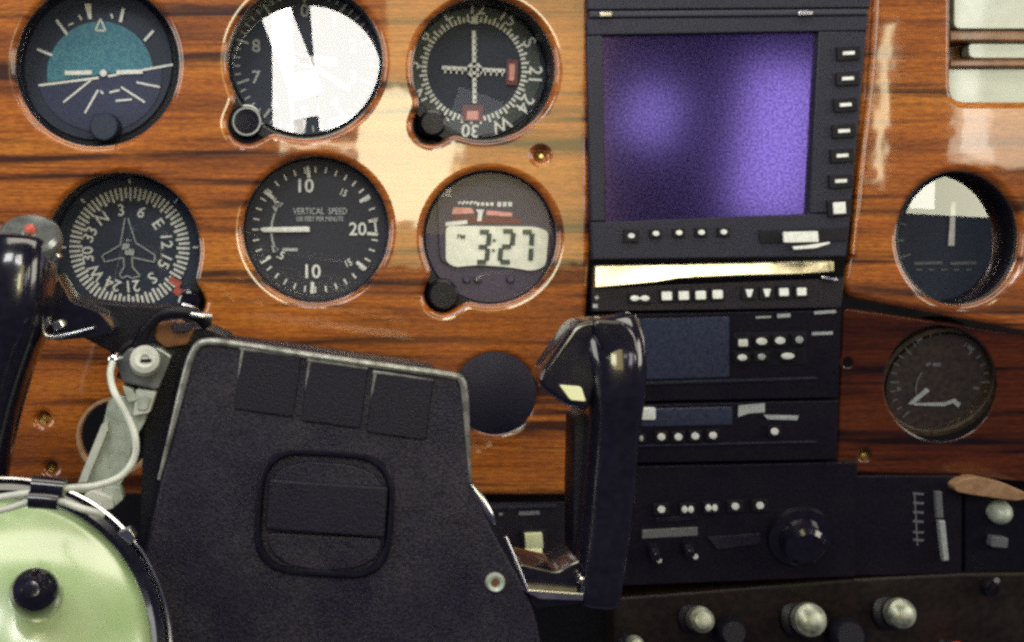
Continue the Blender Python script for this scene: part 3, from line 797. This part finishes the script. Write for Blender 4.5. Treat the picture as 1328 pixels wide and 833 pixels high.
# recessed oval handle: raised frame, two pillows and a dark bar
def rr_pts(cx, cy, w, h, r): return round_poly(quad(cx, cy, w, h, math.radians(4)), r, 7)
def ringslab(name, o_, i_, d, thick, m, parent):
    bm = bmesh.new(); n = len(o_)
    prof = []
    for ring, dd in ((o_, d-thick), (o_, d-thick*.35), ([(a[0]*.7+b[0]*.3, a[1]*.7+b[1]*.3) for a,b in zip(o_,i_)], d), ([(a[0]*.3+b[0]*.7, a[1]*.3+b[1]*.7) for a,b in zip(o_,i_)], d), (i_, d-thick*.35), (i_, d-thick)):
        prof.append([bm.verts.new(W(x,y,dd)) for x,y in ring])
    for A, B in zip(prof, prof[1:]):
        for k in range(n): bm.faces.new((A[k], A[(k+1)%n], B[(k+1)%n], B[k]))
    return link(name, bm_mesh(bm,name), m, parent)
cxh, cyh = 421, 666
ringslab('handle_frame', rr_pts(cxh,cyh,180,166,58), rr_pts(cxh,cyh,160,146,50), YD+.0026, .004, M['gloss'], yk)
slab('handle_pillow', round_poly([(352,624),(366,606),(400,598),(452,602),(486,614),(500,638),(498,646),(350,632)], 10), YD+.0014, .003, M['hub'], yk, 3)
slab('handle_bar', quad(424,660,154,66,math.radians(4)), YD+.0040, .006, M['pad'], yk, 3.5, 4)
slab('handle_pillow', round_poly([(344,690),(498,698),(492,722),(466,738),(420,742),(372,734),(350,716)], 12), YD+.0014, .003, M['hub'], yk, 3)
sc = lathe('screw', [(0,.0006),(5*K*.78,.0006),(6*K*.78,.002),(10*K*.78,.0026),(12.5*K*.78,.0012),(12.5*K*.78,-.002),(0,-.002)], W(642,755,YD), M['alu'], yk, n=30)
lathe('socket', [(0,.0002),(5*K*.78,.0002),(5*K*.78,-.0005),(0,-.0005)], W(642,755,YD+.001), M['brown'], sc, n=20)
tube('edge_highlight', [(611,628,YD+.004),(622,644,YD+.004),(636,668,YD+.004),(642,680,YD+.003)], lambda u: .0014*math.sin(PI*min(.98,max(.02,u)))+.0004, M['chrome'], yk)  # chrome tube stands in for the highlight on the hub's chamfer
tube('edge_highlight', [(655,696,YD+.002),(664,716,YD+.002),(676,745,YD+.002),(684,766,YD+.002)], .0007, M['chrome'], yk)  # the same chamfer highlight, carried further down as a thin tube
# right arm and grip
slab('grip_arm', round_poly([(672,730),(722,742),(745,728),(800,716),(802,776),(690,790)], 8), YD-.004, .03, M['gloss'], yk, 4)
slab('chrome_strip', round_poly([(682,768),(686,765),(781,772),(783,777),(778,780),(700,777)], 2), YD+.0015, .006, M['chrome'], yk, 1.5)
lathe('rivet', [(0,.005),(3*K,.0045),(5*K,.002),(5*K,0),(0,0)], W(752,749,YD-.003), M['chrome'], yk, n=20)
lathe('rivet', [(0,.003),(2*K,.0026),(3*K,.001),(3*K,0),(0,0)], W(773,757,YD-.003), M['chrome'], yk, n=20)
lathe('rivet', [(0,.003),(2*K,.0026),(3*K,.001),(3*K,0),(0,0)], W(758,762,YD-.003), M['chrome'], yk, n=20)
g = loft('right_grip', [(783,424,YD-.012,40,.016),(790,452,YD-.010,42,.020),(793,500,YD-.010,37,.021),(790,560,YD-.012,33,.019),(785,640,YD-.012,33,.018),(776,720,YD-.012,31,.017),(770,772,YD-.012,29,.016)], M['gloss'], yk, e=3.4)
slab('grip_flute', round_poly([(745,540),(772,534),(779,590),(776,660),(764,746),(744,748),(743,640)], 6), YD-.012, .02, M['black'], yk, 3)
slab('grip_horn', round_poly([(746,420),(768,414),(800,420),(782,470),(768,520),(762,533),(737,526),(706,505),(699,495),(704,480)], [14,10,10,10,10,8,12,8,6,8], 5), YD+.006, .022, M['gloss'], yk, 9, 0, 6)
slab('grip_cap', round_poly([(770,414),(812,417),(825,436),(830,470),(806,472),(788,466),(772,436)], [8,10,10,5,6,8,8], 4), YD+.010, .02, M['gloss'], yk, 6, 0, 5)
slab('horn_glint', round_poly([(726,500),(754,502),(760,521),(740,519)], 3), YD+.0085, .006, M['ivory'], yk, 2.5)  # ivory inset stands in for a reflection on the horn's edge
tube('horn_edge', [(701,497,YD+.002),(716,509,YD+.002),(738,524,YD+.002),(756,528,YD+.002),(764,521,YD+.002)], lambda u: .0013*(1-u)+.0004, M['chrome'], yk)
# left grip
g = loft('left_grip', [(30,322,YD-.006,42,.018),(26,350,YD-.004,46,.021),(18,400,YD-.004,50,.022),(4,450,YD-.006,46,.021),(-14,520,YD-.008,42,.02),(-34,610,YD-.010,42,.02),(-44,690,YD-.010,42,.02)], M['gloss'], yk, e=2.8)
cap = lathe('grip_button', [(0,.006),(7*K,.006),(9*K,.004),(16*K,.004),(26*K,.0045),(31*K,.003),(33*K,0),(31*K,-.004),(0,-.004)], W(38,312,YD), M['satin'], yk, axis=(.1,-.62,.78), n=40)
lathe('button_centre', [(0,.0022),(4*K,.0022),(6*K,.001),(6*K,-.001),(0,-.001)], W(39,311,YD+.0035)+Vector((0,0,.0035)), M['red'], cap, axis=(.1,-.62,.78), n=20)
slab('grip_horn', round_poly([(70,352),(92,392),(128,404),(150,430),(122,438),(72,442),(52,436),(50,424),(64,404)], 7), YD-.012, .022, M['gloss'], yk, 7, 0, 5)
tube('horn_edge', [(52,434,YD-.010),(70,437,YD-.010),(92,433,YD-.010),(122,425,YD-.010)], lambda u: .0012*(1-u)+.0004, M['chrome'], yk)
slab('horn_glint', round_poly([(64,420),(78,414),(84,424),(70,430)], 3), YD-.008, .006, M['chrome'], yk, 2)  # chrome inset draws the reflection on the left horn's edge
slab('switch_tip', quad(70,336,16,7,-.7), YD+.003, .006, M['chrome'], yk, 2, 2)
slab('grip_arm', round_poly([(78,384),(126,394),(190,398),(236,402),(262,430),(252,480),(210,560),(196,620),(150,460),(92,430)], 14), YD-.045, .03, M['black'], yk, 6)
slab('grip_arm', round_poly([(206,440),(262,424),(300,440),(256,520),(214,660),(180,720),(186,560)], 12), YD-.022, .03, M['black'], yk, 5)

# ------------------------------------------------------------------ bracket, cables and green disc at lower left
ZD = .150
br = thing('mounting_bracket', 'pale metal bracket with a round slotted fitting, bolted beside the yoke hub', 'bracket', W(160,550,ZD))
slab('bracket_plate', round_poly([(140,521),(152,512),(196,520),(188,548),(172,575),(166,612),(150,640),(96,640),(106,612),(132,556)], 4), ZD, .004, M['alu'], br, 1.5)
slab('plate_flange', round_poly([(132,550),(140,546),(140,558),(112,626),(101,626)], 2), ZD+.004, .007, M['cable'], br, 1)
slab('fitting_block', round_poly([(150,470),(166,452),(206,450),(224,462),(206,506),(176,500),(158,496)], 5), ZD+.006, .016, M['satin'], br, 3)
fit = lathe('slotted_fitting', [(0,.003),(4*K,.003),(4.5*K,.0045),(10*K,.0055),(14.5*K,.004),(15.5*K,0),(0,0)], W(188,470,ZD+.007), M['cable'], br, axis=(.1,-.9,.4), n=36)
slab('fitting_slot', quad(189,468,14,3.5,-.05), ZD+.0125, .002, M['black_flat'], fit)
slab('clip', round_poly([(176,505),(203,508),(194,536),(172,540)], 3), ZD+.005, .008, M['cable'], br, 2)
slab('clip', round_poly([(158,500),(172,505),(178,520),(166,522)], 3), ZD+.006, .006, M['alu'], br, 2)
slab('clip', round_poly([(180,514),(196,516),(190,532),(178,532)], 2), ZD+.0062, .004, M['alu'], br, 1)
lathe('rivet', [(0,.005),(5*K,.004),(7*K,.001),(7*K,-.002),(0,-.002)], W(149,466,ZD+.006), M['chrome'], br, n=20)
slab('foot', round_poly([(108,642),(120,636),(146,646),(148,660),(132,664),(112,652)], 4), ZD+.006, .008, M['cable'], br, 2)
slab('foot', round_poly([(134,630),(156,632),(160,648),(146,660),(136,652)], 3), ZD+.003, .006, M['alu'], br, 2)
hz = thing('cable_conduit', 'black bent hose with shiny tips above the bracket beside the yoke hub', 'hose', W(210,430,ZD))
tube('hose', [(158,492,ZD),(172,462,ZD),(188,430,ZD+.004),(208,408,ZD+.006),(236,404,ZD+.006),(256,410,ZD+.004),(268,420,ZD)], .0026, M['black'], hz)
tube('hose', [(150,470,ZD-.004),(160,452,ZD-.004),(176,444,ZD-.004)], .0022, M['black'], hz)
tube('end_tip', [(236,396,ZD+.004),(248,400,ZD+.004),(258,406,ZD+.004)], .0012, M['chrome'], hz)
tube('end_tip', [(248,408,ZD+.007),(262,410,ZD+.007),(274,411,ZD+.006)], .0012, M['chrome'], hz)
slab('clamp_block', round_poly([(202,420),(230,416),(250,430),(244,448),(214,452),(200,440)], 4), ZD, .012, M['brown'], hz, 3)
slab('clamp_top', round_poly([(222,420),(246,420),(248,430),(226,432)], 3), ZD+.004, .008, M['hub'], hz, 2)

CD = .205
o = tube('signal_cable', [(146,470,CD-.012),(143,486,CD-.008),(148,508,CD),(164,538,CD+.002),(175,566,CD+.004),(174,594,CD+.004),(156,618,CD+.006),(124,630,CD+.008),(92,633,CD+.008),(56,637,CD+.010),(14,643,CD+.010),(-30,650,CD+.010)], .0013, M['cable'], None, 8, 14)
own(o, 'grey-white cable looping from the slotted fitting down to the black clamp', 'cable')
o = tube('signal_cable', [(-30,668,CD+.010),(8,660,CD+.010),(40,650,CD+.010),(58,648,CD+.010)], .0013, M['cable'], None, 8, 14)
own(o, 'short grey-white cable entering the black clamp from the left frame edge, lower of two', 'cable')
o = tube('signal_cable', [(70,649,CD+.012),(84,652,CD+.012),(104,659,CD+.012),(122,664,CD+.010),(132,668,CD+.006)], .0013, M['cable'], None, 8, 14)
own(o, 'short stub of white cable running right from the black clamp along the green disc rim', 'cable')
cl = thing('cable_clamp', 'black double cable clamp above the green disc', 'clamp', W(64,640,CD+.01))
tube('clamp_sleeve', [(42,630,CD+.010),(64,632,CD+.010),(84,634,CD+.010)], .0038, M['gloss'], cl, 4, 18)
tube('clamp_sleeve', [(38,648,CD+.012),(58,649,CD+.012),(76,651,CD+.012)], .0032, M['gloss'], cl, 4, 18)
slab('clamp_bridge', quad(62,641,30,22,.06), CD+.008, .008, M['black'], cl, 2, 3)

gd = thing('hand_wheel', 'pale green domed wheel with black knob and dark rim at the lower left corner', 'wheel', W(0,850,.17))
ax = Vector((.03,-.91,.39)).normalized()
GK = ks(.20); C0 = W(-14,856,.198)
def dome_h(r): return .019*(math.sqrt(max(0,1-(r/330)**2))-math.sqrt(1-(212/330)**2))/(1-math.sqrt(1-(212/330)**2))
lathe('dome', [(r*GK, dome_h(r)) for r in (0,25,50,75,100,125,150,175,195,206)]+[(212*GK,.0005),(214*GK,-.003),(214*GK,-.012),(0,-.012)], C0, M['green'], gd, axis=ax, n=112)
lathe('rim', [(209*GK,.0),(212*GK,.0035),(219*GK,.0048),(228*GK,.0038),(236*GK,.0),(238*GK,-.008),(234*GK,-.02),(209*GK,-.02)], C0, M['gloss'], gd, axis=ax, n=112)
lathe('chrome_ring', [(232*GK,.0014),(235*GK,.0036),(238*GK,.0032),(239.5*GK,.0),(239*GK,-.003),(233*GK,-.003)], C0, M['chrome'], gd, axis=ax, n=112)
lathe('knob', [(0,.016),(10*GK,.0157),(20*GK,.013),(27*GK,.009),(32*GK,.002),(33*GK,-.006),(0,-.006)], W(46,770,.222), M['gloss'], gd, axis=Vector((.1,-.94,.34)), n=48)
slab('rim_clip', round_poly([(152,692),(168,686),(176,697),(170,707)], 3), .205, .006, M['chrome'], gd, 1.5)

# ------------------------------------------------------------------ camera
cam = bpy.data.cameras.new('camera'); co = bpy.data.objects.new('camera', cam); COL.objects.link(co)
co.location = (EX, -D, EZ); co.rotation_euler = (PI/2, 0, 0)
cam.sensor_width = 36; cam.sensor_fit = 'HORIZONTAL'; cam.lens = 36*D/(1328*K)
cam.shift_x = (664-FX)/1328; cam.shift_y = -(416.5-FY)/1328
cam.clip_start = .01; cam.clip_end = 50
S.camera = co

# ------------------------------------------------------------------ light: cabin windows behind and beside the pilot, plus added fill and glint lamps
w = bpy.data.worlds.new('World'); S.world = w; w.use_nodes = True
w.node_tree.nodes['Background'].inputs['Color'].default_value = (.32,.31,.54,1)
w.node_tree.nodes['Background'].inputs['Strength'].default_value = .14
def area(name, loc, target, sx, sy, rad, col=(1,1,1)):
    l = bpy.data.lights.new(name, 'AREA'); l.shape = 'RECTANGLE'; l.size = sx; l.size_y = sy
    l.energy = rad*PI*sx*sy; l.color = col
    o = bpy.data.objects.new(name, l); COL.objects.link(o); o.location = loc
    o.rotation_euler = (Vector(target)-Vector(loc)).to_track_quat('-Z', 'Y').to_euler()
    return o
DL = .95
def window(name, x0, y0, x1, y1, rad, col=(1,.97,.9), roll=0, dl=DL):
    """a window or added lamp behind the eye whose mirror image in the flat panel falls at these pixels"""
    m = 1+dl/D
    cx, cy = (x0+x1)/2, (y0+y1)/2
    loc = Vector((EX+(cx-FX)*K*m, -dl, EZ-(cy-FY)*K*m))
    o = area(name, loc, loc+Vector((0,1,0)), (x1-x0)*K*m, (y1-y0)*K*m, rad, col)
    o.rotation_euler = (PI/2, roll, 0)
    return o
window('window_main', 466, 112, 592, 292, 14, (1,.94,.60), roll=.06)
window('cabin_glow_lamp', 500, -60, 762, 345, 3.4, (1,.82,.34))  # added lamp standing for the lit cabin, reflected golden in the lacquer
# the broken bright view mirrored in the altimeter glass
window('windscreen_a', 348, -350, 376, -78, 13, roll=-.02)
window('windscreen_b', 353, -275, 396, -138, 13, roll=-.36, dl=.951)
window('windscreen_c', 372, -178, 409, -112, 13, roll=-.15, dl=.952)
window('windscreen_d', 374, -112, 392, -70, 9, (1,.92,.82), roll=.2, dl=.953)
window('windscreen_e', 404, -350, 540, -98, 13, roll=-.075)
window('windscreen_f', 432, -120, 540, -60, 13, roll=-.16, dl=.951)
window('window_screen', 962, 85, 1062, 285, 5.0, (1,.88,1), roll=.12)
window('window_screen_small', 812, 112, 878, 186, 3.8, (.95,.92,1), roll=.3)
window('window_right', 1238, -60, 1420, 215, 5.5, (1,.96,.70), roll=.05)
window('window_right_pane', 1256, -40, 1290, 205, 5, (1,1,.92), roll=.05, dl=.948)
window('glint_slit_lamp', 1138, 25, 1151, 240, 11, (1,.93,.60), roll=.07)  # slit lamp added for the golden highlight right of the display
window('edge_glint_lamp', 737, -60, 748, 335, 9, (1,.93,.62))  # slit lamp added for the bright strip down the veneer's right edge
window('lip_glint_lamp', 362, 187, 468, 195, 11, (1,.93,.62), roll=.03)  # small lamp added for the thin streak on the lip below the altimeter
window('wheel_highlight_lamp', -60, -420, 220, -170, 15, (.97,1,.95))  # lamp added to put the white highlight on the green wheel
area('overhead_fill', (.05,-.30,.62), (.0,0,-.05), .95, .22, 5.5, (1,.92,.76))  # unseen fill lamp added overhead to brighten the whole panel
area('side_window_left', (-1.0,-.50,.20), (0,0,.05), .55, .55, 4.5, (1,.98,.92))
area('side_window_right', (1.3,-.55,.28), (.1,0,.05), .6, .55, 6.0, (1,.95,.80))

S.view_settings.view_transform = 'Standard'; S.view_settings.look = 'None'
S.view_settings.exposure = 0; S.view_settings.gamma = 1
S.cycles.max_bounces = 6; S.cycles.transparent_max_bounces = 12
S.cycles.caustics_reflective = False; S.cycles.caustics_refractive = False
S.cycles.filter_width = 2.9
S.cycles.use_denoising = False
S.cycles.use_adaptive_sampling = True; S.cycles.adaptive_threshold = .03; S.cycles.adaptive_min_samples = 32
